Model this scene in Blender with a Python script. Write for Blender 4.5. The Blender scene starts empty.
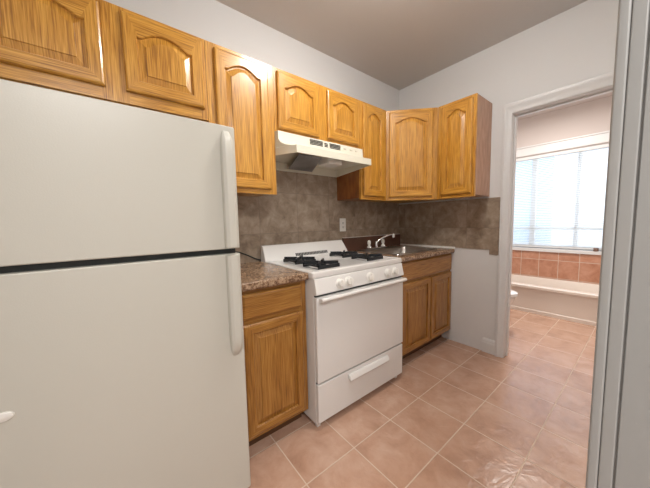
import bpy, bmesh, math, random
from mathutils import Matrix, Vector
random.seed(4)
C = bpy.context.scene.collection
PI = math.pi
# ------------------------------------------------------------------ camera
CAM = Vector((-2.53216513, -1.81744696, 1.19365661))
yaw, pitch, roll = 0.6729, -0.0838, -0.0200
Fw = Vector((math.sin(yaw)*math.cos(pitch), math.cos(yaw)*math.cos(pitch), math.sin(pitch)))
r0 = Vector((math.cos(yaw), -math.sin(yaw), 0)); u0 = r0.cross(Fw)
Rt = math.cos(roll)*r0 + math.sin(roll)*u0
Up = -math.sin(roll)*r0 + math.cos(roll)*u0
cd = bpy.data.cameras.new('camera'); cam = bpy.data.objects.new('camera', cd); C.objects.link(cam)
cd.sensor_width = 36; cd.lens = 261.9653/650*36; cd.clip_start = 0.02; cd.clip_end = 200
m3 = Matrix((Rt, Up, -Fw)).transposed()
cam.matrix_world = Matrix.Translation(CAM) @ m3.to_4x4()
bpy.context.scene.camera = cam
# ------------------------------------------------------------------ world, exposure
w = bpy.data.worlds.new('world'); bpy.context.scene.world = w; w.use_nodes = True
bg = w.node_tree.nodes['Background']
bg.inputs['Color'].default_value = (0.80, 0.90, 1.0, 1); bg.inputs['Strength'].default_value = 1.8
vs = bpy.context.scene.view_settings
vs.view_transform = 'Standard'; vs.look = 'None'; vs.gamma = 1; vs.use_curve_mapping = False
vs.exposure = 1.32
def area(name, loc, rot, sx, sy, power, col):
    l = bpy.data.lights.new(name, 'AREA'); l.shape = 'RECTANGLE'; l.size = sx; l.size_y = sy
    l.energy = power; l.color = col
    o = bpy.data.objects.new(name, l); C.objects.link(o); o.location = loc; o.rotation_euler = rot
    return o
HALL = area('hall_fill_light', (-2.75, -2.75, 2.45), (0, 0, 0), 0.9, 0.5, 19, (1, 0.98, 0.95))  # added fill without a fixture, brightens fridge, stove front and end wall
BATH = area('bathroom_fill_light', (1.0, -0.95, 2.55), (0, 0, 0), 0.5, 0.5, 15, (1, 0.94, 0.88))  # added fill without a fixture, brightens the bathroom walls and floor

# ------------------------------------------------------------------ materials
def new_mat(name):
    m = bpy.data.materials.new(name); m.use_nodes = True
    nt = m.node_tree; b = nt.nodes['Principled BSDF']
    return m, nt, b
def plain(name, col, rough=.5, metal=0, spec=None, bump=0, bscale=200, var=0):
    m, nt, b = new_mat(name)
    b.inputs['Base Color'].default_value = (*col, 1); b.inputs['Roughness'].default_value = rough
    b.inputs['Metallic'].default_value = metal
    if spec is not None: b.inputs['Specular IOR Level'].default_value = spec
    tc = nt.nodes.new('ShaderNodeTexCoord')
    n = nt.nodes.new('ShaderNodeTexNoise'); n.inputs['Scale'].default_value = bscale; n.inputs['Detail'].default_value = 3
    nt.links.new(tc.outputs['Object'], n.inputs['Vector'])
    if bump:
        bp = nt.nodes.new('ShaderNodeBump'); bp.inputs['Strength'].default_value = bump; bp.inputs['Distance'].default_value = .002
        nt.links.new(n.outputs['Fac'], bp.inputs['Height']); nt.links.new(bp.outputs['Normal'], b.inputs['Normal'])
    if var:
        n2 = nt.nodes.new('ShaderNodeTexNoise'); n2.inputs['Scale'].default_value = 3; n2.inputs['Detail'].default_value = 4
        nt.links.new(tc.outputs['Object'], n2.inputs['Vector'])
        r = nt.nodes.new('ShaderNodeValToRGB'); r.color_ramp.elements[0].position = .3; r.color_ramp.elements[1].position = .7
        r.color_ramp.elements[0].color = (*[c*(1-var) for c in col], 1); r.color_ramp.elements[1].color = (*[min(1, c*(1+var)) for c in col], 1)
        nt.links.new(n2.outputs['Fac'], r.inputs['Fac']); nt.links.new(r.outputs['Color'], b.inputs['Base Color'])
    return m
def ramp(nt, cols):
    r = nt.nodes.new('ShaderNodeValToRGB'); e = r.color_ramp.elements
    e[0].position, e[0].color = cols[0][0], (*cols[0][1], 1)
    e[1].position, e[1].color = cols[-1][0], (*cols[-1][1], 1)
    for p, c in cols[1:-1]:
        k = e.new(p); k.color = (*c, 1)
    return r
def oak(name, dark, mid, light, horiz=False, rough=.32):
    m, nt, b = new_mat(name); N = nt.nodes.new; L = nt.links.new
    tc = N('ShaderNodeTexCoord'); oi = N('ShaderNodeObjectInfo')
    add = N('ShaderNodeVectorMath'); add.operation = 'ADD'
    sc = N('ShaderNodeVectorMath'); sc.operation = 'SCALE'; sc.inputs['Scale'].default_value = 7.3
    cmb = N('ShaderNodeCombineXYZ')
    for i in range(3): L(oi.outputs['Random'], cmb.inputs[i])
    L(cmb.outputs[0], sc.inputs[0]); L(tc.outputs['Object'], add.inputs[0]); L(sc.outputs[0], add.inputs[1])
    mp = N('ShaderNodeMapping'); L(add.outputs[0], mp.inputs['Vector'])
    mp.inputs['Scale'].default_value = (1.6, 3, 16) if horiz else (16, 3, 1.6)
    n1 = N('ShaderNodeTexNoise'); n1.inputs['Scale'].default_value = 1.0; n1.inputs['Detail'].default_value = 2; n1.inputs['Distortion'].default_value = .6
    L(mp.outputs[0], n1.inputs['Vector'])
    # rings from the broad noise
    mul = N('ShaderNodeMath'); mul.operation = 'MULTIPLY'; mul.inputs[1].default_value = 46; L(n1.outputs['Fac'], mul.inputs[0])
    sn = N('ShaderNodeMath'); sn.operation = 'SINE'; L(mul.outputs[0], sn.inputs[0])
    mp2 = N('ShaderNodeMapping'); L(add.outputs[0], mp2.inputs['Vector'])
    mp2.inputs['Scale'].default_value = (8, 30, 260) if horiz else (260, 30, 8)
    n2 = N('ShaderNodeTexNoise'); n2.inputs['Scale'].default_value = 1.0; n2.inputs['Detail'].default_value = 3; L(mp2.outputs[0], n2.inputs['Vector'])
    a1 = N('ShaderNodeMath'); a1.operation = 'MULTIPLY_ADD'; L(sn.outputs[0], a1.inputs[0]); a1.inputs[1].default_value = .035; L(n2.outputs['Fac'], a1.inputs[2])
    a2 = N('ShaderNodeMath'); a2.operation = 'MULTIPLY_ADD'; L(n1.outputs['Fac'], a2.inputs[0]); a2.inputs[1].default_value = .30; L(a1.outputs[0], a2.inputs[2])
    r = ramp(nt, [(.38, dark), (.60, mid), (.86, light)]); L(a2.outputs[0], r.inputs['Fac'])
    L(r.outputs['Color'], b.inputs['Base Color']); b.inputs['Roughness'].default_value = rough
    b.inputs['Coat Weight'].default_value = .35; b.inputs['Coat Roughness'].default_value = .12
    bp = N('ShaderNodeBump'); bp.inputs['Strength'].default_value = .15; bp.inputs['Distance'].default_value = .001
    L(n2.outputs['Fac'], bp.inputs['Height']); L(bp.outputs['Normal'], b.inputs['Normal'])
    return m
def tiles(name, cols, grout, tw, th, off, axes, mortar=.004, rough=.35, nscale=9, bump=.25, var=.12, detail=6, gbump=.6, groutmix=1.0):
    """square tiles over two object axes; mottled body, own tint for each tile"""
    m, nt, b = new_mat(name); N = nt.nodes.new; L = nt.links.new
    tc = N('ShaderNodeTexCoord'); sp = N('ShaderNodeSeparateXYZ'); L(tc.outputs['Object'], sp.inputs[0])
    cb = N('ShaderNodeCombineXYZ')
    fr = []
    for k, (ax, t, o) in enumerate(zip(axes, (tw, th), off)):
        s = N('ShaderNodeMath'); s.operation = 'SUBTRACT'; L(sp.outputs[ax], s.inputs[0]); s.inputs[1].default_value = o
        d = N('ShaderNodeMath'); d.operation = 'DIVIDE'; L(s.outputs[0], d.inputs[0]); d.inputs[1].default_value = t
        fl = N('ShaderNodeMath'); fl.operation = 'FLOOR'; L(d.outputs[0], fl.inputs[0]); L(fl.outputs[0], cb.inputs[k])
        pp = N('ShaderNodeMath'); pp.operation = 'PINGPONG'; L(d.outputs[0], pp.inputs[0]); pp.inputs[1].default_value = .5
        mm = N('ShaderNodeMath'); mm.operation = 'MULTIPLY'; L(pp.outputs[0], mm.inputs[0]); mm.inputs[1].default_value = t
        fr.append(mm)
    mn = N('ShaderNodeMath'); mn.operation = 'MINIMUM'; L(fr[0].outputs[0], mn.inputs[0]); L(fr[1].outputs[0], mn.inputs[1])
    g = N('ShaderNodeMapRange'); g.interpolation_type = 'SMOOTHSTEP'
    g.inputs['From Min'].default_value = mortar*.45; g.inputs['From Max'].default_value = mortar*1.05; L(mn.outputs[0], g.inputs['Value'])
    wn = N('ShaderNodeTexWhiteNoise'); L(cb.outputs[0], wn.inputs['Vector'])
    ad = N('ShaderNodeVectorMath'); ad.operation = 'MULTIPLY_ADD'; L(wn.outputs['Color'], ad.inputs[0]); ad.inputs[1].default_value = (5, 5, 5); L(tc.outputs['Object'], ad.inputs[2])
    n = N('ShaderNodeTexNoise'); n.inputs['Scale'].default_value = nscale; n.inputs['Detail'].default_value = detail; n.inputs['Roughness'].default_value = .62; n.inputs['Distortion'].default_value = .4
    L(ad.outputs[0], n.inputs['Vector'])
    a = N('ShaderNodeMath'); a.operation = 'MULTIPLY_ADD'; L(wn.outputs['Value'], a.inputs[0]); a.inputs[1].default_value = var; L(n.outputs['Fac'], a.inputs[2])
    r = ramp(nt, cols); L(a.outputs[0], r.inputs['Fac'])
    mx = N('ShaderNodeMix'); mx.data_type = 'RGBA'; L(g.outputs[0], mx.inputs['Factor'])
    mx.inputs['A'].default_value = (*grout, 1); L(r.outputs['Color'], mx.inputs['B']); L(mx.outputs['Result'], b.inputs['Base Color'])
    rg = N('ShaderNodeMapRange'); L(g.outputs[0], rg.inputs['Value']); rg.inputs['To Min'].default_value = .8; rg.inputs['To Max'].default_value = rough; L(rg.outputs[0], b.inputs['Roughness'])
    n3 = N('ShaderNodeTexNoise'); n3.inputs['Scale'].default_value = nscale*1.7; n3.inputs['Detail'].default_value = 3; n3.inputs['Distortion'].default_value = 1.2; L(ad.outputs[0], n3.inputs['Vector'])
    b1 = N('ShaderNodeBump'); b1.inputs['Strength'].default_value = bump; b1.inputs['Distance'].default_value = .01; L(n3.outputs['Fac'], b1.inputs['Height'])
    b2 = N('ShaderNodeBump'); b2.inputs['Strength'].default_value = gbump; b2.inputs['Distance'].default_value = .002; L(g.outputs[0], b2.inputs['Height']); L(b1.outputs['Normal'], b2.inputs['Normal'])
    L(b2.outputs['Normal'], b.inputs['Normal'])
    return m
def granite(name, rough=.25):
    m, nt, b = new_mat(name); N = nt.nodes.new; L = nt.links.new
    tc = N('ShaderNodeTexCoord')
    v = N('ShaderNodeTexNoise'); v.inputs['Scale'].default_value = 85; v.inputs['Detail'].default_value = 5; v.inputs['Roughness'].default_value = .7; L(tc.outputs['Object'], v.inputs['Vector'])
    v2 = N('ShaderNodeTexNoise'); v2.inputs['Scale'].default_value = 22; v2.inputs['Detail'].default_value = 3; L(tc.outputs['Object'], v2.inputs['Vector'])
    a = N('ShaderNodeMath'); a.operation = 'MULTIPLY_ADD'; L(v2.outputs['Fac'], a.inputs[0]); a.inputs[1].default_value = .35; L(v.outputs['Fac'], a.inputs[2])
    r = ramp(nt, [(.46, (.045, .022, .012)), (.60, (.17, .092, .052)), (.72, (.36, .235, .145)), (.86, (.52, .385, .27))]); L(a.outputs[0], r.inputs['Fac'])
    L(r.outputs['Color'], b.inputs['Base Color']); b.inputs['Roughness'].default_value = rough
    return m
M = {}
M['wall'] = plain('painted_wall', (.70, .70, .70), .6, bump=.12, bscale=60)
M['ceil'] = plain('painted_ceiling', (.60, .585, .57), .7, bump=.1, bscale=60)
M['bathwall'] = plain('bathroom_wall_paint', (.62, .56, .53), .6)
M['trim'] = plain('gloss_trim_paint', (.70, .70, .70), .35, bump=.05, bscale=30)
M['floor'] = tiles('floor_tile', [(.26, (.36, .20, .135)), (.52, (.50, .305, .215)), (.80, (.61, .41, .31))], (.64, .50, .39), .3045, .2965, (-1.3195, -1.1865), (0, 1), mortar=.0035, rough=.25, nscale=7, bump=.38, var=.10)
M['bathtile'] = tiles('bathroom_wall_tile', [(.3, (.38, .16, .09)), (.55, (.50, .245, .155)), (.8, (.60, .34, .24))], (.62, .52, .44), .2085, .245, (-.6175, .36), (1, 2), mortar=.004, rough=.3, nscale=9, bump=.08)
M['splashx'] = tiles('backsplash_tile', [(.3, (.18, .128, .088)), (.52, (.31, .238, .175)), (.78, (.47, .385, .30))], (.24, .19, .155), .33, .31, (-1.70, 1.115), (0, 2), mortar=.0022, rough=.42, nscale=12, bump=.10, var=.10)
M['splashy'] = tiles('backsplash_tile_end', [(.3, (.18, .128, .088)), (.52, (.31, .238, .175)), (.78, (.47, .385, .30))], (.24, .19, .155), .33, .31, (-.745, 1.115), (1, 2), mortar=.0022, rough=.42, nscale=12, bump=.10, var=.10)
M['strip'] = plain('dark_brown_laminate', (.10, .045, .028), .3, var=.45)
M['jamb'] = plain('shaded_jamb_paint', (.36, .36, .35), .35)  # darker than the trim: the jamb's shade is put into its colour
M['granite'] = granite('granite_laminate')
DK, MD, LT = (.24, .088, .008), (.50, .225, .026), (.69, .365, .065)
M['oakv'] = oak('honey_oak', DK, MD, LT)
M['oakh'] = oak('honey_oak_horizontal', DK, MD, LT, True)
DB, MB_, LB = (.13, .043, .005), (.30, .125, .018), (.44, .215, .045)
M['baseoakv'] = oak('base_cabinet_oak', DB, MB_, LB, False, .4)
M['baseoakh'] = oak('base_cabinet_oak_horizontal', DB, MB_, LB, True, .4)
M['oakside'] = oak('oak_veneer_side', (.36, .17, .085), (.46, .235, .13), (.55, .31, .19), False, .4)
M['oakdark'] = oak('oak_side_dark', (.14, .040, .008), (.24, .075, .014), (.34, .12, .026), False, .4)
M['fridge'] = plain('refrigerator_enamel', (.57, .555, .495), .32, bump=.12, bscale=260)
M['stove'] = plain('range_enamel', (.76, .745, .725), .22)
M['hood'] = plain('hood_enamel', (.72, .69, .58), .35)
M['hoodin'] = plain('hood_inner_enamel', (.66, .60, .49), .4)
M['gasket'] = plain('gasket', (.02, .025, .025), .5)
M['black'] = plain('cast_iron', (.008, .010, .013), .45)
M['mesh'] = plain('filter_mesh', (.33, .34, .36), .4, metal=.7, bump=1, bscale=300, var=.5)
M['slot'] = plain('vent_slot', (.07, .07, .065), .6)
M['steel'] = plain('stainless_steel', (.50, .47, .44), .30, metal=1)
M['chrome'] = plain('chrome', (.80, .80, .80), .12, metal=1)
M['plastic'] = plain('white_plastic', (.78, .76, .72), .35)
M['caulk'] = plain('white_caulk', (.75, .72, .67), .5)
M['tub'] = plain('bathtub_enamel', (.74, .66, .59), .25)
M['toilet'] = plain('toilet_china', (.80, .79, .77), .15)
M['rust'] = plain('brownish_metal', (.22, .14, .11), .4, metal=.5)
M['ext_white'] = plain('white_siding', (.66, .66, .67), .7)
M['ext_blue'] = plain('blue_siding', (.19, .37, .56), .7)
M['ext_grey'] = plain('grey_ledge', (.42, .45, .50), .7)
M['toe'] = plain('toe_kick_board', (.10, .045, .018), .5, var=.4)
m, nt, b = new_mat('blind_slat'); M['slat'] = m
b.inputs['Base Color'].default_value = (.85, .87, .88, 1); b.inputs['Roughness'].default_value = .45
tr = nt.nodes.new('ShaderNodeBsdfTranslucent'); tr.inputs['Color'].default_value = (.85, .90, .93, 1)
mx = nt.nodes.new('ShaderNodeMixShader'); mx.inputs[0].default_value = .45
nt.links.new(b.outputs[0], mx.inputs[1]); nt.links.new(tr.outputs[0], mx.inputs[2])
nt.links.new(mx.outputs[0], nt.nodes['Material Output'].inputs['Surface'])
m, nt, b = new_mat('window_glass'); M['glass'] = m
nt.nodes.remove(b)
tp = nt.nodes.new('ShaderNodeBsdfTransparent'); gl = nt.nodes.new('ShaderNodeBsdfGlossy'); gl.inputs['Roughness'].default_value = .02
mx = nt.nodes.new('ShaderNodeMixShader'); mx.inputs[0].default_value = .06
nt.links.new(tp.outputs[0], mx.inputs[1]); nt.links.new(gl.outputs[0], mx.inputs[2]); nt.links.new(mx.outputs[0], nt.nodes['Material Output'].inputs['Surface'])
m, nt, b = new_mat('lamp_glass'); M['lampglass'] = m
b.inputs['Base Color'].default_value = (.9, .88, .82, 1); b.inputs['Emission Color'].default_value = (1, .965, .91, 1); b.inputs['Emission Strength'].default_value = 34

# ------------------------------------------------------------------ mesh helpers (meshes in world coords, shifted to the parent's origin)
def bx(bm, x0, x1, y0, y1, z0, z1, mi=0):
    vs_ = [bm.verts.new((x, y, z)) for x in (x0, x1) for y in (y0, y1) for z in (z0, z1)]
    for f in ((0, 1, 3, 2), (4, 6, 7, 5), (0, 4, 5, 1), (2, 3, 7, 6), (0, 2, 6, 4), (1, 5, 7, 3)):
        bm.faces.new([vs_[i] for i in f]).material_index = mi
def prism(bm, prof, axis, a0, a1, mi=0):
    """extrude closed 2D profile along axis: 'x' -> prof (y,z); 'y' -> (x,z); 'z' -> (x,y)"""
    def v(p, a): return (a, p[0], p[1]) if axis == 'x' else ((p[0], a, p[1]) if axis == 'y' else (p[0], p[1], a))
    A = [bm.verts.new(v(p, a0)) for p in prof]; B = [bm.verts.new(v(p, a1)) for p in prof]
    n = len(prof)
    for i in range(n): bm.faces.new((A[i], A[(i+1) % n], B[(i+1) % n], B[i])).material_index = mi
    bm.faces.new(A[::-1]).material_index = mi; bm.faces.new(B).material_index = mi
def tube(bm, pts, rad, seg=10, mi=0):
    pts = [Vector(p) for p in pts]; rr = rad if isinstance(rad, (list, tuple)) else [rad]*len(pts)
    rings = []
    up = Vector((0, 0, 1))
    for i, p in enumerate(pts):
        t = (pts[min(i+1, len(pts)-1)] - pts[max(i-1, 0)]).normalized()
        a = t.cross(up)
        if a.length < 1e-3: a = t.cross(Vector((0, 1, 0)))
        a.normalize(); bb = t.cross(a)
        rings.append([bm.verts.new(p + rr[i]*(math.cos(k*2*PI/seg)*a + math.sin(k*2*PI/seg)*bb)) for k in range(seg)])
    for i in range(len(rings)-1):
        for k in range(seg):
            bm.faces.new((rings[i][k], rings[i][(k+1) % seg], rings[i+1][(k+1) % seg], rings[i+1][k])).material_index = mi
    bm.faces.new(rings[0]); bm.faces.new(rings[-1])
def lathe(bm, prof, c=(0, 0, 0), seg=28, sx=1, sy=1):
    """profile (r,z) around z"""
    rings = [[bm.verts.new((c[0]+sx*max(r, 1e-4)*math.cos(k*2*PI/seg), c[1]+sy*max(r, 1e-4)*math.sin(k*2*PI/seg), c[2]+z)) for k in range(seg)] for r, z in prof]
    for i in range(len(rings)-1):
        for k in range(seg): bm.faces.new((rings[i][k], rings[i][(k+1) % seg], rings[i+1][(k+1) % seg], rings[i+1][k]))
    bm.faces.new(rings[0]); bm.faces.new(rings[-1])
def org(o):
    v = Vector((0, 0, 0))
    while o: v += o.location; o = o.parent
    return v
def obj(name, bm, mats, parent=None, bevel=0, smooth=False, seg=2, local=False, loc=None):
    bmesh.ops.recalc_face_normals(bm, faces=bm.faces)
    me = bpy.data.meshes.new(name)
    if parent and not local:
        bmesh.ops.translate(bm, verts=bm.verts, vec=-org(parent))
    elif loc:
        bmesh.ops.translate(bm, verts=bm.verts, vec=-Vector(loc))
    if smooth:
        for f in bm.faces: f.smooth = True
        for e in bm.edges:
            if len(e.link_faces) == 2 and e.calc_face_angle(0) > .6: e.smooth = False
    bm.to_mesh(me); bm.free()
    for mt in (mats if isinstance(mats, (list, tuple)) else [mats]): me.materials.append(mt)
    o = bpy.data.objects.new(name, me); C.objects.link(o)
    if parent: o.parent = parent
    elif loc: o.location = loc
    if bevel:
        md = o.modifiers.new('bevel', 'BEVEL'); md.width = bevel; md.segments = seg; md.limit_method = 'ANGLE'; md.angle_limit = .6
        md.harden_normals = False
        for p in me.polygons: p.use_smooth = True
        wn = o.modifiers.new('wn', 'WEIGHTED_NORMAL'); wn.keep_sharp = True
    return o
def nb(): return bmesh.new()
def box1(*a):
    bm = nb(); bx(bm, *a); return bm
def tag(o, label, cat, group=None):
    o['label'] = label; o['category'] = cat
    if group: o['group'] = group
    return o
def thing(name, label, cat, loc=(0, 0, 0), rz=0, group=None):
    o = bpy.data.objects.new(name, None); C.objects.link(o); o.empty_display_size = .1
    o.location = loc; o.rotation_euler = (0, 0, rz)
    return tag(o, label, cat, group)
def struct(name, bm, mats, bevel=0, parent=None):
    o = obj(name, bm, mats, parent, bevel)
    if not parent: o['kind'] = 'structure'
    return o

# ------------------------------------------------------------------ setting
H = 2.614
struct('floor', box1(-4.2, 2.3, -3.6, .12, -.12, 0), M['floor'])
struct('ceiling', box1(-3.02, .12, -1.895, .12, H, H+.12), M['ceil'])
struct('ceiling_bathroom', box1(.12, 2.3, -1.95, .12, H, H+.12), M['bathwall'])
struct('wall_back', box1(-3.02, .12, 0, .12, 0, H), M['wall'])
DI, DT = -1.072, 2.02                                         # doorway: inner left edge, head height
bm = nb(); bx(bm, 0, .12, DI+.012, 0, 0, H); bx(bm, 0, .12, -1.86, DI+.012, DT+.012, H); bx(bm, 0, .12, -1.895, -1.86, 0, H)
struct('wall_end', bm, M['wall'])
# doorway to the bathroom: jamb lining + moulded casing
dr = struct('door_1', (lambda b: (bx(b, -.002, .122, DI, DI+.012, 0, DT), bx(b, -.002, .122, -1.86, DI+.012, DT, DT+.012), bx(b, -.002, .122, -1.86, -1.848, 0, DT), bx(b, .05, .07, DI-.009, DI, 0, DT), bx(b, .05, .07, -1.848, DI-.012, DT-.012, DT), b)[-1])(nb()), M['trim'], .002)
def casing_prof(w_):    # (across, out of the wall)
    return [(0, 0), (0, -.011), (.006, -.014), (.022, -.014), (.028, -.018), (w_-.022, -.021), (w_-.016, -.026), (w_-.003, -.026), (w_, -.022), (w_, 0)]
bm = nb()
CW = .056
pr = casing_prof(CW)
prism(bm, [(x, DI+.002+a) for a, x in pr], 'z', 0, DT+.004)
# mitred head: run along y, profile rises in z
A = []
prof = [(a*1.35, x) for a, x in casing_prof(CW)]
top = []
ring0 = [bm.verts.new((x, DI+.002+a/1.35, DT+.004+a)) for a, x in prof]
ring1 = [bm.verts.new((x, -1.86, DT+.004+a)) for a, x in prof]
for i in range(len(prof)-1): bm.faces.new((ring0[i], ring0[i+1], ring1[i+1], ring1[i]))
ring2 = [bm.verts.new((x, DI+.002+a/1.35, DT+.004)) for a, x in prof]
for i in range(len(prof)-1): bm.faces.new((ring2[i], ring2[i+1], ring0[i+1], ring0[i]))
cs = obj('casing', bm, M['trim'], dr, smooth=True)
# baseboard stub
bm = nb(); prism(bm, [(0, 0), (-.014, 0), (-.014, .088), (-.011, .094), (-.011, .108), (-.006, .122), (0, .126)], 'y', -1.016, -.905)
struct('baseboard_end', bm, M['trim'])
bm = nb(); prism(bm, [(-.60, 0), (-.625, 0), (-.63, .03), (-.90, .006), (-.90, 0)], 'y', -.001, .0)
bm.free()
# tiles on the walls
struct('trim_1', box1(-2.93, -.008, -.008, 0, .90, 1.70), M['splashx'])
bm = nb(); bx(bm, -.008, 0, -.938, 0, .925, 1.372); bx(bm, -.008, 0, -1.006, -.938, .884, 1.372)
struct('trim_2', bm, M['splashy'])
# kitchen's other walls
struct('wall_left', box1(-3.02, -2.94, -1.895, 0, 0, H), M['wall'])
bm = nb(); bx(bm, -1.935, .0, -1.895, -1.795, 0, H)
struct('wall_front', bm, M['wall'])
# kitchen entrance: jamb beside the camera
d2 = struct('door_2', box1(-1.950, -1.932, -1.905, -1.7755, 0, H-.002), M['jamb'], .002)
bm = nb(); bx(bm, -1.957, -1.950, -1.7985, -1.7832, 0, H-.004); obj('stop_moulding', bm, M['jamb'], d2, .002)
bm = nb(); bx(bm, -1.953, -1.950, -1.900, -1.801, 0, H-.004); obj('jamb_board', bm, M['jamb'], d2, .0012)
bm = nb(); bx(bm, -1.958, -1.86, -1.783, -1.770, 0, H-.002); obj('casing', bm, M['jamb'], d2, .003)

# the hall the camera looks in from
bm = nb(); bx(bm, -4.3, -4.2, -3.7, -1.79, 0, H); struct('wall_hall_left', bm, M['wall'])
struct('wall_hall_back', box1(-4.2, -1.2, -3.7, -3.6, 0, H), M['wall'])
struct('wall_hall_right', box1(-1.3, -1.2, -3.6, -1.895, 0, H), M['wall'])
struct('wall_hall_front', box1(-4.2, -2.94, -1.895, -1.79, 0, H), M['wall'])
struct('ceiling_hall', box1(-4.2, -1.2, -3.6, -1.895, H, H+.12), M['ceil'])

# bathroom
BX = 2.15
struct('wall_bathroom_left', box1(.12, BX+.12, -.22, -.10, 0, H), M['bathwall'])
struct('wall_bathroom_right', box1(.12, BX+.12, -1.95, -1.83, 0, H), M['bathwall'])
W0, W1, WZ0, WZ1 = -1.56, -.36, .765, 2.07
bm = nb(); bx(bm, BX, BX+.12, -1.83, -.22, 0, WZ0-.03); bx(bm, BX, BX+.12, -1.83, -.22, WZ1, H); bx(bm, BX, BX+.12, -1.83, W0, WZ0-.03, WZ1); bx(bm, BX, BX+.12, W1, -.22, WZ0-.03, WZ1)
struct('wall_bathroom_far', bm, M['bathwall'])
struct('trim_3', box1(BX-.008, BX, -1.83, -.22, .30, .716), M['bathtile'])
bm = nb(); bx(bm, BX-.03, BX+.10, W0-.05, W1+.05, .718, .762)
struct('trim_4', bm, M['trim'], .003)
# window
wn = struct('window_1', (lambda b: (bx(b, BX+.05, BX+.11, W0, W0+.05, WZ0, WZ1), bx(b, BX+.05, BX+.11, W1-.05, W1, WZ0, WZ1), bx(b, BX+.05, BX+.11, W0, W1, WZ1-.05, WZ1), bx(b, BX+.05, BX+.11, W0, W1, WZ0, WZ0+.04),
      bx(b, BX+.055, BX+.105, W0, W1, 1.02, 1.06), bx(b, BX+.055, BX+.105, -.745, -.685, WZ0, WZ1), bx(b, BX+.055, BX+.105, -1.20, -1.16, WZ0, WZ1), b)[-1])(nb()), M['trim'], .003)
obj('pane', box1(BX+.078, BX+.082, W0+.05, W1-.05, WZ0+.04, WZ1-.05), M['glass'], wn)
bm = nb(); bx(bm, BX-.018, BX, W0-.07, W1+.07, WZ1+.01, WZ1+.12); bx(bm, BX-.03, BX, W0-.08, W1+.08, WZ1+.12, WZ1+.14)
bx(bm, BX-.018, BX, W0-.07, W0-.01, WZ0-.002, WZ1+.01); bx(bm, BX-.018, BX, W1+.01, W1+.07, WZ0-.002, WZ1+.01)
obj('window_frame', bm, M['trim'], wn, .003)
# blind
bl = thing('window_blind', 'white slatted mini blind hanging over the bathroom window', 'blind', (BX+.02, -.96, .79))
obj('head_rail', box1(BX+.004, BX+.046, W0+.01, W1-.01, WZ1-.045, WZ1-.004), M['trim'], bl, .002)
bm = nb()
z = .815; n = 0
while z < WZ1-.055:
    a = math.radians(42); hw = .0135
    dx, dz = hw*math.cos(a), hw*math.sin(a)
    pts = []
    for k in range(5):
        t = -1+k*.5; c = .0022*(1-t*t)
        pts.append((BX+.024 + t*dx - c*math.sin(a), z + t*dz + c*math.cos(a)))
    lo = [(p[0]+.0006*math.sin(a), p[1]-.0006*math.cos(a)) for p in pts]
    prism(bm, pts+lo[::-1], 'y', W0+.012, W1-.012)
    z += .0235
obj('slats', bm, M['slat'], bl)
obj('bottom_rail', box1(BX+.012, BX+.036, W0+.012, W1-.012, .775, .795), M['trim'], bl, .002)
for yy in (-1.44, -.96, -.50):
    bm = nb(); tube(bm, [(BX+.0085, yy, .79), (BX+.0085, yy, WZ1-.05)], .0012, 6); obj('cord', bm, M['plastic'], bl)
# small brownish metal knob on the sill's right end
bm = nb(); lathe(bm, [(.0, 0), (.024, 0), (.026, .006), (.022, .02), (.026, .03), (.022, .042), (.0, .044)], (2.135, -1.385, .7625), 16)
o = obj('metal_knob', bm, M['rust'], None, smooth=True, loc=(2.135, -1.385, .7625))
tag(o, 'small brown metal knob sitting at the right end of the bathroom window sill', 'knob')
# bathtub
tb = thing('bathtub', 'cream built-in bathtub with plain apron below the bathroom window', 'bathtub', (1.8, -1.025, 0))
bm = nb(); prism(bm, [(1.487, 0), (1.487, .04), (1.495, .046), (1.495, .305), (1.462, .315), (1.462, .343), (1.47, .348), (1.53, .348), (1.53, 0)], 'y', -1.825, -.225)
obj('apron', bm, M['tub'], tb, smooth=True)
bm = nb()
TX0, TX1, TY0, TY1 = 1.53, BX-.010, -1.825, -.225
def rr(x0, x1, y0, y1, r_, n_=6):
    o_ = []
    for cx, cy, a0 in ((x1-r_, y1-r_, 0), (x0+r_, y1-r_, PI/2), (x0+r_, y0+r_, PI), (x1-r_, y0+r_, 1.5*PI)):
        for k in range(n_+1): a = a0+k*PI/2/n_; o_.append((cx+r_*math.cos(a), cy+r_*math.sin(a)))
    return o_
def loops(bm, Ls, cap_first=False, cap_last=True):
    rs = [[bm.verts.new(p) for p in L_] for L_ in Ls]
    for a, b_ in zip(rs, rs[1:]):
        for k in range(len(a)): bm.faces.new((a[k], a[(k+1) % len(a)], b_[(k+1) % len(a)], b_[k]))
    if cap_first: bm.faces.new(rs[0][::-1])
    if cap_last: bm.faces.new(rs[-1])
def L3(L_, z): return [(x, y, z) for x, y in L_]
loops(bm, [L3(rr(TX0, TX1, TY0, TY1, .002), .0), L3(rr(TX0, TX1, TY0, TY1, .002), .348), L3(rr(TX0+.03, TX1-.04, TY0+.06, TY1-.06, .12), .348), L3(rr(TX0+.045, TX1-.055, TY0+.08, TY1-.08, .12), .32), L3(rr(TX0+.08, TX1-.09, TY0+.16, TY1-.14, .12), .10), L3(rr(TX0+.14, TX1-.15, TY0+.22, TY1-.2, .08), .08)], True)
obj('basin', bm, M['tub'], tb, smooth=True)
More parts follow.
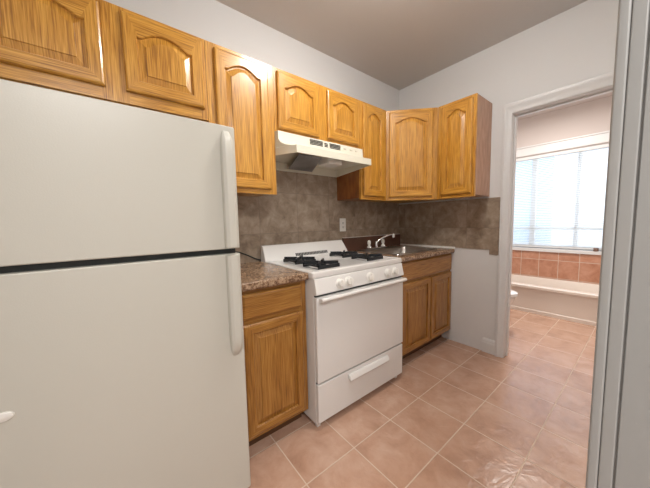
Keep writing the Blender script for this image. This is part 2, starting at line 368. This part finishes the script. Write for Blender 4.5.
# toilet (faces the camera's right; only its front rim shows past the door casing)
tl = thing('toilet', 'white toilet with rounded seat peeking out beside the door casing', 'toilet', (.64, -.62, 0))
bm = nb()
cx, cy = .625, -.69
def egg(sx_, sy_, oy=0, z=0, n_=32):
    return [(cx+sx_*math.sin(k*2*PI/n_), cy+oy - sy_*math.cos(k*2*PI/n_)*(1.12 if math.cos(k*2*PI/n_) > 0 else .9), z) for k in range(n_)]
loops(bm, [egg(.10, .20, .04, 0), egg(.105, .20, .04, .03), egg(.085, .17, .04, .12), egg(.11, .19, .02, .22), egg(.155, .235, 0, .32), egg(.175, .25, 0, .375), egg(.17, .245, 0, .39), egg(.12, .19, 0, .39), egg(.09, .14, 0, .25)], True)
obj('bowl', bm, M['toilet'], tl, smooth=True)
bm = nb(); loops(bm, [egg(.18, .26, 0, .392), egg(.188, .268, 0, .400), egg(.185, .265, 0, .425), egg(.16, .24, 0, .432)], True); obj('seat_lid', bm, M['toilet'], tl, smooth=True)
obj('tank', box1(.455, .855, -.425, -.225, .40, .74), M['toilet'], tl, .02, seg=3)
obj('tank_lid', box1(.445, .865, -.435, -.224, .741, .775), M['toilet'], tl, .008)
bm = nb(); tube(bm, [(.515, -.424, .68), (.515, -.445, .68)], .012); tube(bm, [(.515, -.445, .68), (.585, -.447, .672)], .006); obj('flush_lever', bm, M['chrome'], tl, smooth=True)

# outside the bathroom window
def house(name, x, y0, y1, z1, mat, ledge, label):
    t = thing(name, label, 'building', (x+1.5, (y0+y1)/2, -3))
    obj('wall', box1(x, x+3, y0, y1, -3, z1), M[mat], t)
    bm = nb(); bx(bm, x-.06, x+.0, y0, y1, ledge, ledge+.16); obj('ledge', bm, M['ext_grey'], t)
    obj('eave', box1(x-.08, x, y0, y1, z1-.02, z1+.1), M['ext_grey'], t)
    return t
house('neighbour_house', 5.0, -8, -.41, 2.55, 'ext_white', .93, 'white sided house seen through the right half of the blind')
house('neighbour_house', 6.0, -.38, 6, 4.5, 'ext_blue', .4, 'pale blue house seen through the left half of the blind')

# ------------------------------------------------------------------ cabinets
def door_loop(x0, x1, z0, z1, inset, arch, y, n_=24, sh=.16):
    """rectangle inset; top edge optionally cathedral arched.  arch = rise at centre"""
    a0, a1, b0 = x0+inset, x1-inset, z0+inset
    zt = z1-inset-arch
    pts = [(a0, y, b0), (a0+(a1-a0)*.5, y, b0), (a1, y, b0), (a1, y, b0+(zt-b0)*.5)]
    for k in range(n_+1):
        s = 1-2*k/n_
        x = (a0+a1)/2 + s*(a1-a0)/2
        q = 1-sh
        if abs(s) < q:
            f = math.cos(s/q*PI/2)**.95
        else: f = 0
        pts.append((x, y, zt+arch*f))
    pts.append((a0, y, b0+(zt-b0)*.5))
    return pts
def make_door(parent, x0, x1, z0, z1, yb, arch, mv, mh, th=.019, st=.050, name='door', local=False):
    """raised panel door, front towards -y, back face at yb"""
    yf = yb-th
    R = lambda ins, y: [(min(max(px, x0+ins), x1-ins), y, pz) for px, _, pz in [(a, 0, c) for a, _, c in door_loop(x0, x1, z0, z1, ins, 0, y)]]
    Ls = [R(0, yb), R(0, yf+.007), R(.003, yf+.003), R(.009, yf), door_loop(x0, x1, z0, z1, st, arch, yf), door_loop(x0, x1, z0, z1, st+.003, arch, yf+.004), door_loop(x0, x1, z0, z1, st+.0035, arch, yf+.013)]
    bm = nb(); loops(bm, Ls, False, False)
    for f in bm.faces:
        c = f.calc_center_median(); 
        f.material_index = 1 if ((c.z > z1-st-arch*1.1 or c.z < z0+st*.97) and x0+st*.9 < c.x < x1-st*.9) else 0
    d = obj(name, bm, [M[mv], M[mh]], parent, local=local)
    bm = nb()
    loops(bm, [door_loop(x0, x1, z0, z1, st+.001, arch, yb-.001), door_loop(x0, x1, z0, z1, st+.002, arch, yf+.0125), door_loop(x0, x1, z0, z1, st+.010, arch, yf+.0125), door_loop(x0, x1, z0, z1, st+.034, arch, yf+.0045), door_loop(x0, x1, z0, z1, st+.035, arch, yf+.0005)], True, True)
    p = obj('raised_panel', bm, M[mv], d, local=local)
    return d
ZB, ZT = 1.374, 2.1526
ARC = .038
def frame_box(bm, x0, x1, z0, z1, yf, opens, side_mi=1):
    """carcass behind plus 19 mm face frame with openings filled dark"""
    bx(bm, x0+.002, x1-.002, yf+.019, -.001, z0+.012, z1-.002, side_mi)
def upper(x0, x1, z0, doors, label, side='oakv', origin=None, rz=0, name='wall_cabinet', zt=ZT, depth=.305, arch=ARC, ends=(0, 0)):
    """local frame when origin given"""
    local = origin is not None
    t = thing(name, label, 'cabinet', (origin if local else ((x0+x1)/2, -depth/2, z0)), rz, 'oak wall cabinets')
    dz = z0 if local else 0
    def fix(bm): return bm
    bm = nb(); bx(bm, x0+.001, x1-.001, -depth+.019, -.009 if not local else -.001, z0+.012, zt-.001)
    if local: bmesh.ops.translate(bm, verts=bm.verts, vec=(0, 0, -z0))
    obj('carcass', bm, M[side], t, .001, local=local)
    # face frame: stiles and rails around the openings
    bm = nb(); xs = [x0+.0005]
    f0, f1 = -depth, -depth+.019
    lo, hi = z0, zt
    edges = []
    for (a, b_, c, d) in doors: edges.append((a+.013, b_-.013))
    prev = x0+.0005
    for a, b_ in edges:
        bx(bm, prev, a, f0, f1, lo, hi, 0); prev = b_
    bx(bm, prev, x1-.0005, f0, f1, lo, hi, 0)
    for (a, b_), (_, _, c, d) in zip(edges, doors):
        bx(bm, a, b_, f0, f1, lo, c+.013, 1); bx(bm, a, b_, f0, f1, d-.013, hi, 1)
    if local: bmesh.ops.translate(bm, verts=bm.verts, vec=(0, 0, -z0))
    obj('face_frame', bm, [M['oakv'], M['oakh']], t, local=local)
    for (a, b_, c, d) in doors:
        make_door(t, a, b_, c-dz, d-dz, -depth-.0015, arch, 'oakv', 'oakh', local=local)
    return t
upper(-2.935, -2.104, 1.745, [(-2.885, -2.523, 1.795, 2.130), (-2.452, -2.122, 1.797, 2.130)], 'wide short oak wall cabinet above the refrigerator with two arched doors', name='wall_cabinet')
upper(-2.103, -1.712, ZB, [(-2.063, -1.753, 1.402, 2.127)], 'tall single door oak wall cabinet between refrigerator and range hood')
upper(-1.711, -.941, 1.768, [(-1.690, -1.367, 1.785, 2.130), (-1.290, -.972, 1.795, 2.130)], 'short two door oak wall cabinet right above the range hood')
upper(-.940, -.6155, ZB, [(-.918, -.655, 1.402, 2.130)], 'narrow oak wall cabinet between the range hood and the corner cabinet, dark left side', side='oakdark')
upper(0, .31, ZB, [(.036, .286, 1.402, 2.127)], 'oak wall cabinet nearest the bathroom doorway, pinkish veneer side', side='oakside', origin=(-.001, -.6145, ZB), rz=-PI/2, name='wall_cabinet', depth=.304)
# diagonal corner cabinet
ct = thing('corner_cabinet', 'diagonal oak corner wall cabinet with one wide arched door', 'cabinet', (-.61, -.305, ZB), -PI/4, 'oak wall cabinets')
ct['group'] = 'oak wall cabinets'
bm = nb()
inv = (Matrix.Translation((-.61, -.305, ZB)) @ Matrix.Rotation(-PI/4, 4, 'Z')).inverted()
poly = [(-.009, -.009), (-.612, -.009), (-.612, -.286), (-.600, -.293), (-.293, -.600), (-.286, -.612), (-.009, -.612)]
prism(bm, poly, 'z', ZB+.012, ZT-.001)
bmesh.ops.transform(bm, matrix=inv, verts=bm.verts)
obj('carcass', bm, M['oakv'], ct, local=True)
bm = nb(); wd = .4313
bx(bm, .0, .035, .0, .016, 0, ZT-ZB); bx(bm, wd-.045, wd, .0, .016, 0, ZT-ZB); bx(bm, .035, wd-.045, 0, .016, 0, .04, 1); bx(bm, .035, wd-.045, 0, .016, ZT-ZB-.04, ZT-ZB, 1)
obj('face_frame', bm, [M['oakv'], M['oakh']], ct, local=True)
make_door(ct, .022, .393, .028, .755, -.0015, ARC, 'oakv', 'oakh', local=True)

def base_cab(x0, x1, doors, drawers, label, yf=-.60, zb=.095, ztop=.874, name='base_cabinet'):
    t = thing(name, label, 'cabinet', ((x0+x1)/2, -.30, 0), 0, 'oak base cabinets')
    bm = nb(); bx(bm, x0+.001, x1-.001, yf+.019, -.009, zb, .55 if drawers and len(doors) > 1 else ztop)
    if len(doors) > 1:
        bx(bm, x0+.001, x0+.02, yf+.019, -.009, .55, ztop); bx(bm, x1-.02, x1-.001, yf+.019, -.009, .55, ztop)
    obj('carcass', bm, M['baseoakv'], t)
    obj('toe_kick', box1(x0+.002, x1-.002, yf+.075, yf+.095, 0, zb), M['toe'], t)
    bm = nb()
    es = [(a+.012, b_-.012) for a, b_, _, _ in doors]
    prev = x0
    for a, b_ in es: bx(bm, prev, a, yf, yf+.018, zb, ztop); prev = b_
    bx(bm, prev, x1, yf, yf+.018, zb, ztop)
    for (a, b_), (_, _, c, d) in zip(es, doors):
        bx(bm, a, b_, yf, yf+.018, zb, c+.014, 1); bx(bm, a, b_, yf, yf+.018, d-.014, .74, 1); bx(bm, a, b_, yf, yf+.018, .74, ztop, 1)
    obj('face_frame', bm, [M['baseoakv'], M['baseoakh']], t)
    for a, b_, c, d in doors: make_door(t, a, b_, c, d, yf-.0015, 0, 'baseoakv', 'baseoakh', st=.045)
    for a, b_, c, d in drawers:
        bm = nb()
        yb, yt = yf-.0015, yf-.0205
        def rc(i, y): return [(a+i, y, c+i), (b_-i, y, c+i), (b_-i, y, d-i), (a+i, y, d-i)]
        loops(bm, [rc(0, yb), rc(0, yt+.008), rc(.004, yt+.004), rc(.011, yt)], True, True)
        obj('drawer_front', bm, M['baseoakh'], t)
    return t
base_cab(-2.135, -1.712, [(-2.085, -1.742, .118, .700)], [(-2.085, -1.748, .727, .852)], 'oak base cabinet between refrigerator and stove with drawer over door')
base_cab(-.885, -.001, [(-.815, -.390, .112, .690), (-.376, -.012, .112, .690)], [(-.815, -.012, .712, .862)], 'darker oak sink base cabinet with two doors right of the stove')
# dark gap filler strip where the sink cabinet meets the end wall is left as shadow

# ------------------------------------------------------------------ worktops
def front_edge(y): return [(-.0085, .876), (-.0085, .914), (y+.006, .914), (y+.001, .910), (y, .900), (y, .886), (y+.004, .878), (y+.012, .874), (y+.03, .874), (y+.03, .876)]
bm = nb(); prism(bm, front_edge(-.640), 'x', -2.128, -1.7155)
o = obj('countertop', bm, M['granite'], None, loc=(-1.92, -.32, .876)); tag(o, 'short brown granite-look countertop between the refrigerator and the stove', 'countertop')
# sink top with a cut-out: build from strips
bm = nb()
SX0, SX1, SY0, SY1 = -.775, -.135, -.555, -.065
prism(bm, [(SY0+.02, .876), (SY0+.02, .914), (-.634, .914), (-.639, .910), (-.640, .900), (-.640, .886), (-.636, .878), (-.628, .874), (-.61, .874), (-.61, .876)], 'x', -.885, -.0085)
bx(bm, -.885, SX0+.02, SY0+.02, -.0085, .876, .914); bx(bm, SX1-.02, -.0085, SY0+.02, -.0085, .876, .914); bx(bm, SX0+.02, SX1-.02, SY1-.02, -.0085, .876, .914)
ctp = thing('countertop', 'brown granite-look countertop around the steel sink, with raised back strip', 'countertop', (-.45, -.32, .876))
obj('top', bm, M['granite'], ctp)
obj('back_strip', box1(-.885, -.0085, -.027, -.0085, .9145, 1.040), M['strip'], ctp, .002)
bm = nb(); prism(bm, [(-.0085, .9145), (-.0085, .932), (-.016, .9145)], 'y', -.645, -.028); bx(bm, -.885, -.0085, -.024, -.0085, 1.0402, 1.0445); 
prism(bm, [(-.030, 1.04), (-.0272, 1.04), (-.0272, 1.0445), (-.03, 1.0445)], 'x', -.8, -.79) if 0 else None
struct('trim_5', bm, M['caulk'])
# sink
sk = thing('sink', 'rectangular stainless steel sink set in the countertop under the corner cabinet', 'sink', (-.455, -.31, .915))
bm = nb()
def q(i, z, r_): return L3(rr(SX0+i, SX1-i, SY0+i, SY1-i, r_), z)
def qb(i, z, r_): return L3(rr(SX0+i, SX1-i, SY0+i, SY1-i-.075, r_), z)
loops(bm, [q(0, .9145, .03), q(.002, .9185, .03), q(.012, .9205, .03), qb(.030, .9195, .05), qb(.034, .912, .05), qb(.042, .80, .05), qb(.06, .765, .05), qb(.10, .755, .04)], False, True)
obj('basin', bm, M['steel'], sk, smooth=True)
bm = nb(); lathe(bm, [(0, .0), (.042, .0), (.042, .004), (.034, .005), (.03, .002), (0, .002)], (-.455, -.345, .7555), 24); obj('drain', bm, M['chrome'], sk, smooth=True)
# faucet
fc = thing('faucet', 'chrome two handle faucet with swung spout on the back of the sink', 'faucet', (-.507, -.098, .9205))
bm = nb(); bx(bm, -.628, -.385, -.122, -.074, .9205, .937); obj('base', bm, M['chrome'], fc, .006, seg=3)
for hx in (-.612, -.402):
    bm = nb(); lathe(bm, [(.0, 0), (.021, 0), (.020, .010), (.012, .016), (.012, .030), (.017, .036), (.016, .060), (.008, .070), (0, .071)], (hx, -.098, .937), 20)
    obj('handle', bm, M['plastic'], fc, smooth=True)
bm = nb(); lathe(bm, [(0, 0), (.016, 0), (.015, .04), (.010, .055), (0, .057)], (-.507, -.098, .937), 20)
tip = Vector((-.345, -.185, 1.050))
tube(bm, [(-.507, -.098, .975), (-.485, -.108, 1.000), (-.45, -.128, 1.022), (-.40, -.155, 1.046), (-.365, -.174, 1.056), tip+Vector((0, 0, .008)), tip], [.010, .010, .0095, .009, .009, .009, .009], 12)
sp = obj('spout', bm, M['chrome'], fc, smooth=True)
bm = nb(); lathe(bm, [(0, -.025), (.011, -.025), (.013, -.018), (.013, .008), (.009, .014), (0, .015)], tip, 16); obj('aerator', bm, M['plastic'], sp, smooth=True)

# ------------------------------------------------------------------ stove
X0, X1 = -1.708, -.908
sv = thing('gas_stove', 'white gas stove with four black burner grates beside the oak cabinets', 'stove', ((X0+X1)/2, -.35, 0))
YF = -.666
bm = nb(); bx(bm, X0+.004, X1-.004, YF, -.03, .03, .885)
obj('body', bm, M['stove'], sv, .003)
for a, b_ in ((X0+.02, YF+.012), (X1-.04, YF+.012), (X0+.02, -.08), (X1-.04, -.08)):
    obj('foot', box1(a, a+.022, b_, b_+.022, 0, .0305), M['plastic'], sv)
bm = nb()
zt = .921
loops(bm, [L3(rr(X0-.004, X1+.004, YF-.012, -.0305, .012), .886), L3(rr(X0-.006, X1+.006, YF-.014, -.0300, .012), .898), L3(rr(X0-.005, X1+.005, YF-.012, -.0305, .012), .916), L3(rr(X0, X1, YF-.006, -.031, .012), zt), L3(rr(X0+.03, X1-.03, YF+.025, -.05, .02), zt), L3(rr(X0+.036, X1-.036, YF+.031, -.055, .02), zt-.005)], True)
obj('cooktop', bm, M['stove'], sv, smooth=True)
bm = nb(); prism(bm, [(YF, .790), (YF-.030, .794), (YF-.033, .80), (YF-.016, .882), (YF, .885)], 'x', X0+.002, X1-.002)
cp = obj('control_panel', bm, M['stove'], sv, .003)
for i, kx in enumerate((-1.531, -1.461, -1.275, -1.093, -1.013)):
    bm = nb()
    c0 = Vector((0, 0, 0))
    lathe(bm, [(0, 0), (.030, 0), (.031, .004), (.027, .007), (.0235, .009), (.0225, .024), (.019, .027), (0, .027)], c0, 24)
    bx(bm, -.005, .005, -.019, .019, .024, .031)
    rot = Matrix.Rotation(math.radians(90)-.17, 4, 'X')
    bmesh.ops.transform(bm, matrix=Matrix.Translation((kx, YF-.0255, .836)) @ rot, verts=bm.verts)
    obj('knob', bm, M['plastic'], cp, smooth=True)
# oven door
bm = nb(); bx(bm, X0+.004, X1-.004, YF-.028, YF-.004, .287, .780); od = obj('oven_door', bm, M['stove'], sv, .005, seg=3)
bm = nb(); prism(bm, [(YF-.028, .757), (YF-.050, .753), (YF-.064, .763), (YF-.064, .773), (YF-.056, .780), (YF-.028, .778)], 'x', X0+.020, X1-.004); obj('oven_handle', bm, M['stove'], od, .004, seg=2)
bm = nb(); bx(bm, X0+.008, X1-.008, YF-.014, YF-.002, .781, .789); obj('door_gap', bm, M['gasket'], sv)
obj('drawer_gap', box1(X0+.008, X1-.008, YF-.006, YF-.001, .276, .288), M['gasket'], sv)
bm = nb(); bx(bm, X0+.004, X1-.004, YF-.026, YF-.001, .048, .276); dw = obj('broiler_drawer', bm, M['stove'], sv, .005, seg=3)
bm = nb(); prism(bm, [(YF-.026, .222), (YF-.050, .216), (YF-.052, .226), (YF-.040, .252), (YF-.026, .256)], 'x', -1.472, -1.098); obj('drawer_handle', bm, M['stove'], dw, .004)
# back guard
bm = nb(); prism(bm, [(-.0295, .90), (-.0295, 1.030), (-.052, 1.030), (-.062, 1.024), (-.105, .932), (-.105, .900)], 'x', X0-.0068, X1+.002)
for v in bm.verts:
    if v.co.z > 1.0: v.co.x += .004 if v.co.x < -1.3 else -.028
bg_ = obj('back_guard', bm, M['stove'], sv, .004)
bm = nb(); 
for k in range(22):
    x = -1.455+k*.0145; prism(bm, [(-.092, .9555), (-.0955, .957), (-.1055, .9355), (-.102, .934)], 'x', x, x+.011)
obj('vent_slots', bm, M['slot'], bg_)
# burners + grates
for gx, gy in ((-1.535, -.275), (-1.540, -.530), (-1.103, -.265), (-1.095, -.510)):
    bm = nb(); lathe(bm, [(0, 0), (.075, 0), (.078, .003), (.070, .001), (.050, .003), (0, .003)], (gx, gy, zt-.005), 28); obj('drip_pan', bm, M['stove'], sv, smooth=True)
    bm = nb(); lathe(bm, [(0, 0), (.034, 0), (.034, .010), (.030, .012), (.030, .018), (0, .019)], (gx, gy, zt-.002), 24); obj('burner_cap', bm, M['black'], sv, smooth=True)
    bm = nb(); zg0, zg1 = zt+.016, zt+.029; s = .082
    bx(bm, gx-s, gx+s, gy-s, gy-s+.009, zt-.004, zg0+.002); bx(bm, gx-s, gx+s, gy+s-.009, gy+s, zt-.004, zg0+.002)
    for sx_ in (-1, 1):
        for sy_ in (-1, 1):
            bx(bm, gx+sx_*s-(.009 if sx_ > 0 else 0), gx+sx_*s+(.009 if sx_ < 0 else 0), gy-s, gy+s, zt+.008, zg0+.002) if sy_ > 0 else None
    for a in range(4):
        an = a*PI/2+PI/4
        for (r1, r2) in ((.018, .108),):
            dx, dy = math.cos(an), math.sin(an); nx, ny = -dy*.0055, dx*.0055
            P = [(gx+dx*r1+nx, gy+dy*r1+ny), (gx+dx*r2+nx, gy+dy*r2+ny), (gx+dx*r2-nx, gy+dy*r2-ny), (gx+dx*r1-nx, gy+dy*r1-ny)]
            prism(bm, P, 'z', zg0-.004, zg1+.004)
    obj('grate', bm, M['black'], sv)

# ------------------------------------------------------------------ range hood
hd = thing('range_hood', 'cream under-cabinet range hood above the stove', 'range hood', (-1.32, -.22, 1.60))
bm = nb()
# sections along the height: shell flares forward; front lip slightly narrower than the back
def sec(yf_, z, xl, xr, yk=-.309): return [(-1.709, -.0095, z), (-.9425, -.0095, z), (-.9425, yk, z), (xr, yf_, z), (xl, yf_, z), (-1.709, yk, z)]
secs = [sec(-.330, 1.7665, -1.703, -.944), sec(-.334, 1.712, -1.703, -.944), sec(-.346, 1.694, -1.694, -.946), sec(-.372, 1.677, -1.676, -.951), sec(-.405, 1.668, -1.650, -.957), sec(-.448, 1.664, -1.645, -.975), sec(-.450, 1.618, -1.645, -.975)]
secs[-1][0] = (-1.709, -.0095, 1.592); secs[-1][1] = (-.9425, -.0095, 1.592)
rs = [[bm.verts.new(p) for p in s_] for s_ in secs]
for a, b_ in zip(rs, rs[1:]):
    for k in range(6): bm.faces.new((a[k], a[(k+1) % 6], b_[(k+1) % 6], b_[k]))
bm.faces.new(rs[0])
inn = [bm.verts.new(p) for p in [(-1.70, -.02, 1.593), (-.952, -.02, 1.593), (-.952, -.31, 1.618), (-.986, -.436, 1.618), (-1.632, -.436, 1.618), (-1.70, -.31, 1.618)]]
inn2 = [bm.verts.new((v.co.x, v.co.y, 1.652)) for v in inn]
for k in range(6):
    bm.faces.new((rs[-1][k], rs[-1][(k+1) % 6], inn[(k+1) % 6], inn[k])); bm.faces.new((inn[k], inn[(k+1) % 6], inn2[(k+1) % 6], inn2[k]))
bm.faces.new(inn2)
sh = obj('shell', bm, M['hood'], hd, smooth=True)
bm = nb(); 
q_ = [(-1.590, -.385, 1.622), (-1.405, -.385, 1.622), (-1.245, -.05, 1.603), (-1.465, -.05, 1.603)]
loops(bm, [q_, [(a, b_, c+.009) for a, b_, c in q_]], True, True); obj('filter', bm, M['mesh'], hd, .002)
bm = nb(); bx(bm, -1.475, -1.240, -.0495, -.040, 1.602, 1.640); obj('filter_frame', bm, M['hoodin'], hd)
bm = nb(); bx(bm, -1.345, -1.21, -.385, -.265, 1.600, 1.652); obj('light_lens', bm, M['plastic'], hd, .01, seg=3)
yv = -.3325
bm = nb()
for (a, b_) in ((-1.462, -1.352), (-1.288, -1.185)):
    for k in range(4): bx(bm, a, b_, yv-.0022, yv+.004, 1.722+k*.0095, 1.722+k*.0095+.0055)
for k in range(3): bx(bm, -1.335, -1.305, yv-.0022, yv+.004, 1.725+k*.010, 1.725+k*.010+.005)
obj('vent_louvres', bm, M['slot'], sh)
for x in (-1.14, -1.075, -1.02):
    obj('switch', box1(x-.011, x+.011, yv-.0042, yv+.003, 1.735, 1.743), M['hoodin'], sh)

# ------------------------------------------------------------------ refrigerator
FX0, FX1, FY = -2.905, -2.134, -.760
fr = thing('refrigerator', 'large white top-freezer refrigerator filling the left of the kitchen', 'refrigerator', ((FX0+FX1)/2, -.4, 0))
obj('body', box1(FX0+.004, FX1-.004, FY+.065, -.06, .02, 1.555), M['fridge'], fr, .006)
obj('base_grille', box1(FX0+.01, FX1-.01, FY+.03, FY+.064, .0, .024), M['gasket'], fr)
obj('gasket', box1(FX0+.010, FX1-.012, FY+.030, FY+.066, .03, 1.560), M['gasket'], fr)
def fdoor(z0, z1, name):
    bm = nb()
    prof_ = [(FX0, FY+.058), (FX0, FY+.010), (FX0+.006, FY+.003), (FX0+.05, FY-.001), (FX1-.05, FY-.001), (FX1-.006, FY+.002), (FX1, FY+.010), (FX1, FY+.058)]
    prism(bm, prof_, 'z', z0, z1)
    return obj(name, bm, M['fridge'], fr, .008, seg=4)
fd = fdoor(1.094, 1.574, 'freezer_door'); rd = fdoor(.026, 1.073, 'fridge_door')
# wide moulded handles that follow the door edge
def fhandle(za, zb_, taper_top, par):
    bm = nb(); n_ = 14; Ls = []
    for k in range(n_+1):
        t = k/n_; z = za+(zb_-za)*t
        e = (1-t) if not taper_top else t            # 0 at the meeting line, 1 at the far end
        f = 1.0 if e < .80 else max(.10, math.sqrt(max(0, 1-((e-.80)/.20)**2)))
        d_ = .034*f; hw = .0245*(.45+.55*f)
        cx_ = FX1-.040
        Ls.append([(cx_-hw, FY+.002, z), (cx_-hw*.95, FY-d_*.75, z), (cx_-hw*.5, FY-d_, z), (cx_+hw*.5, FY-d_, z), (cx_+hw*.95, FY-d_*.75, z), (cx_+hw*1.15, FY+.002, z)])
    loops(bm, Ls, True, True)
    obj('handle', bm, M['fridge'], par, .003, smooth=True)
fhandle(1.100, 1.553, True, fd)
fhandle(.650, 1.070, False, rd)
bm = nb(); lathe(bm, [(0, 0), (.016, 0), (.015, .004), (.010, .006), (0, .0065)], (0, 0, 0), 20, 1.3, .8)
bmesh.ops.transform(bm, matrix=Matrix.Translation((-2.800, FY-.001, .692)) @ Matrix.Rotation(PI/2, 4, 'X'), verts=bm.verts)
obj('badge', bm, M['plastic'], rd, smooth=True)

# ------------------------------------------------------------------ small things
ou = thing('wall_outlet', 'white electrical outlet plate on the backsplash right of the stove', 'outlet', (-.877, -.009, 1.163))
obj('plate', box1(-.914, -.840, -.0145, -.0085, 1.103, 1.224), M['plastic'], ou, .002)
bm = nb(); bx(bm, -.893, -.861, -.0165, -.0140, 1.13, 1.197); ins = obj('socket', bm, M['plastic'], ou, .001)
bm = nb()
for zz in (1.145, 1.182):
    bx(bm, -.885, -.882, -.0172, -.016, zz-.006, zz+.006); bx(bm, -.872, -.869, -.0172, -.016, zz-.006, zz+.006); bx(bm, -.880, -.874, -.0172, -.016, zz-.012, zz-.008)
obj('slots', bm, M['gasket'], ins)
bm = nb(); tube(bm, [(-2.06, -.03, 1.045), (-1.95, -.014, 1.015), (-1.86, -.013, .992), (-1.80, -.013, .965), (-1.75, -.014, .938), (-1.722, -.018, .927), (-1.705, -.020, .921)], .0045, 8)
o = obj('power_cord', bm, M['gasket'], None, smooth=True, loc=(-1.75, -.014, .93)); tag(o, 'black power cord against the backsplash between refrigerator and stove', 'cord')

# ceiling lamp (above the frame, lights the kitchen)
lp = thing('ceiling_lamp', 'round flush glass ceiling lamp in the middle of the kitchen', 'ceiling lamp', (-1.46, -1.08, H))
bm = nb(); lathe(bm, [(0, 0), (.15, 0), (.15, -.02), (.14, -.026), (0, -.026)], (-1.46, -1.08, H), 32); obj('base', bm, M['chrome'], lp, smooth=True)
bm = nb(); lathe(bm, [(.138, -.026), (.142, -.05), (.12, -.085), (.07, -.108), (0, -.115)], (-1.46, -1.08, H), 32); obj('lamp_shade', bm, M['lampglass'], lp, smooth=True)
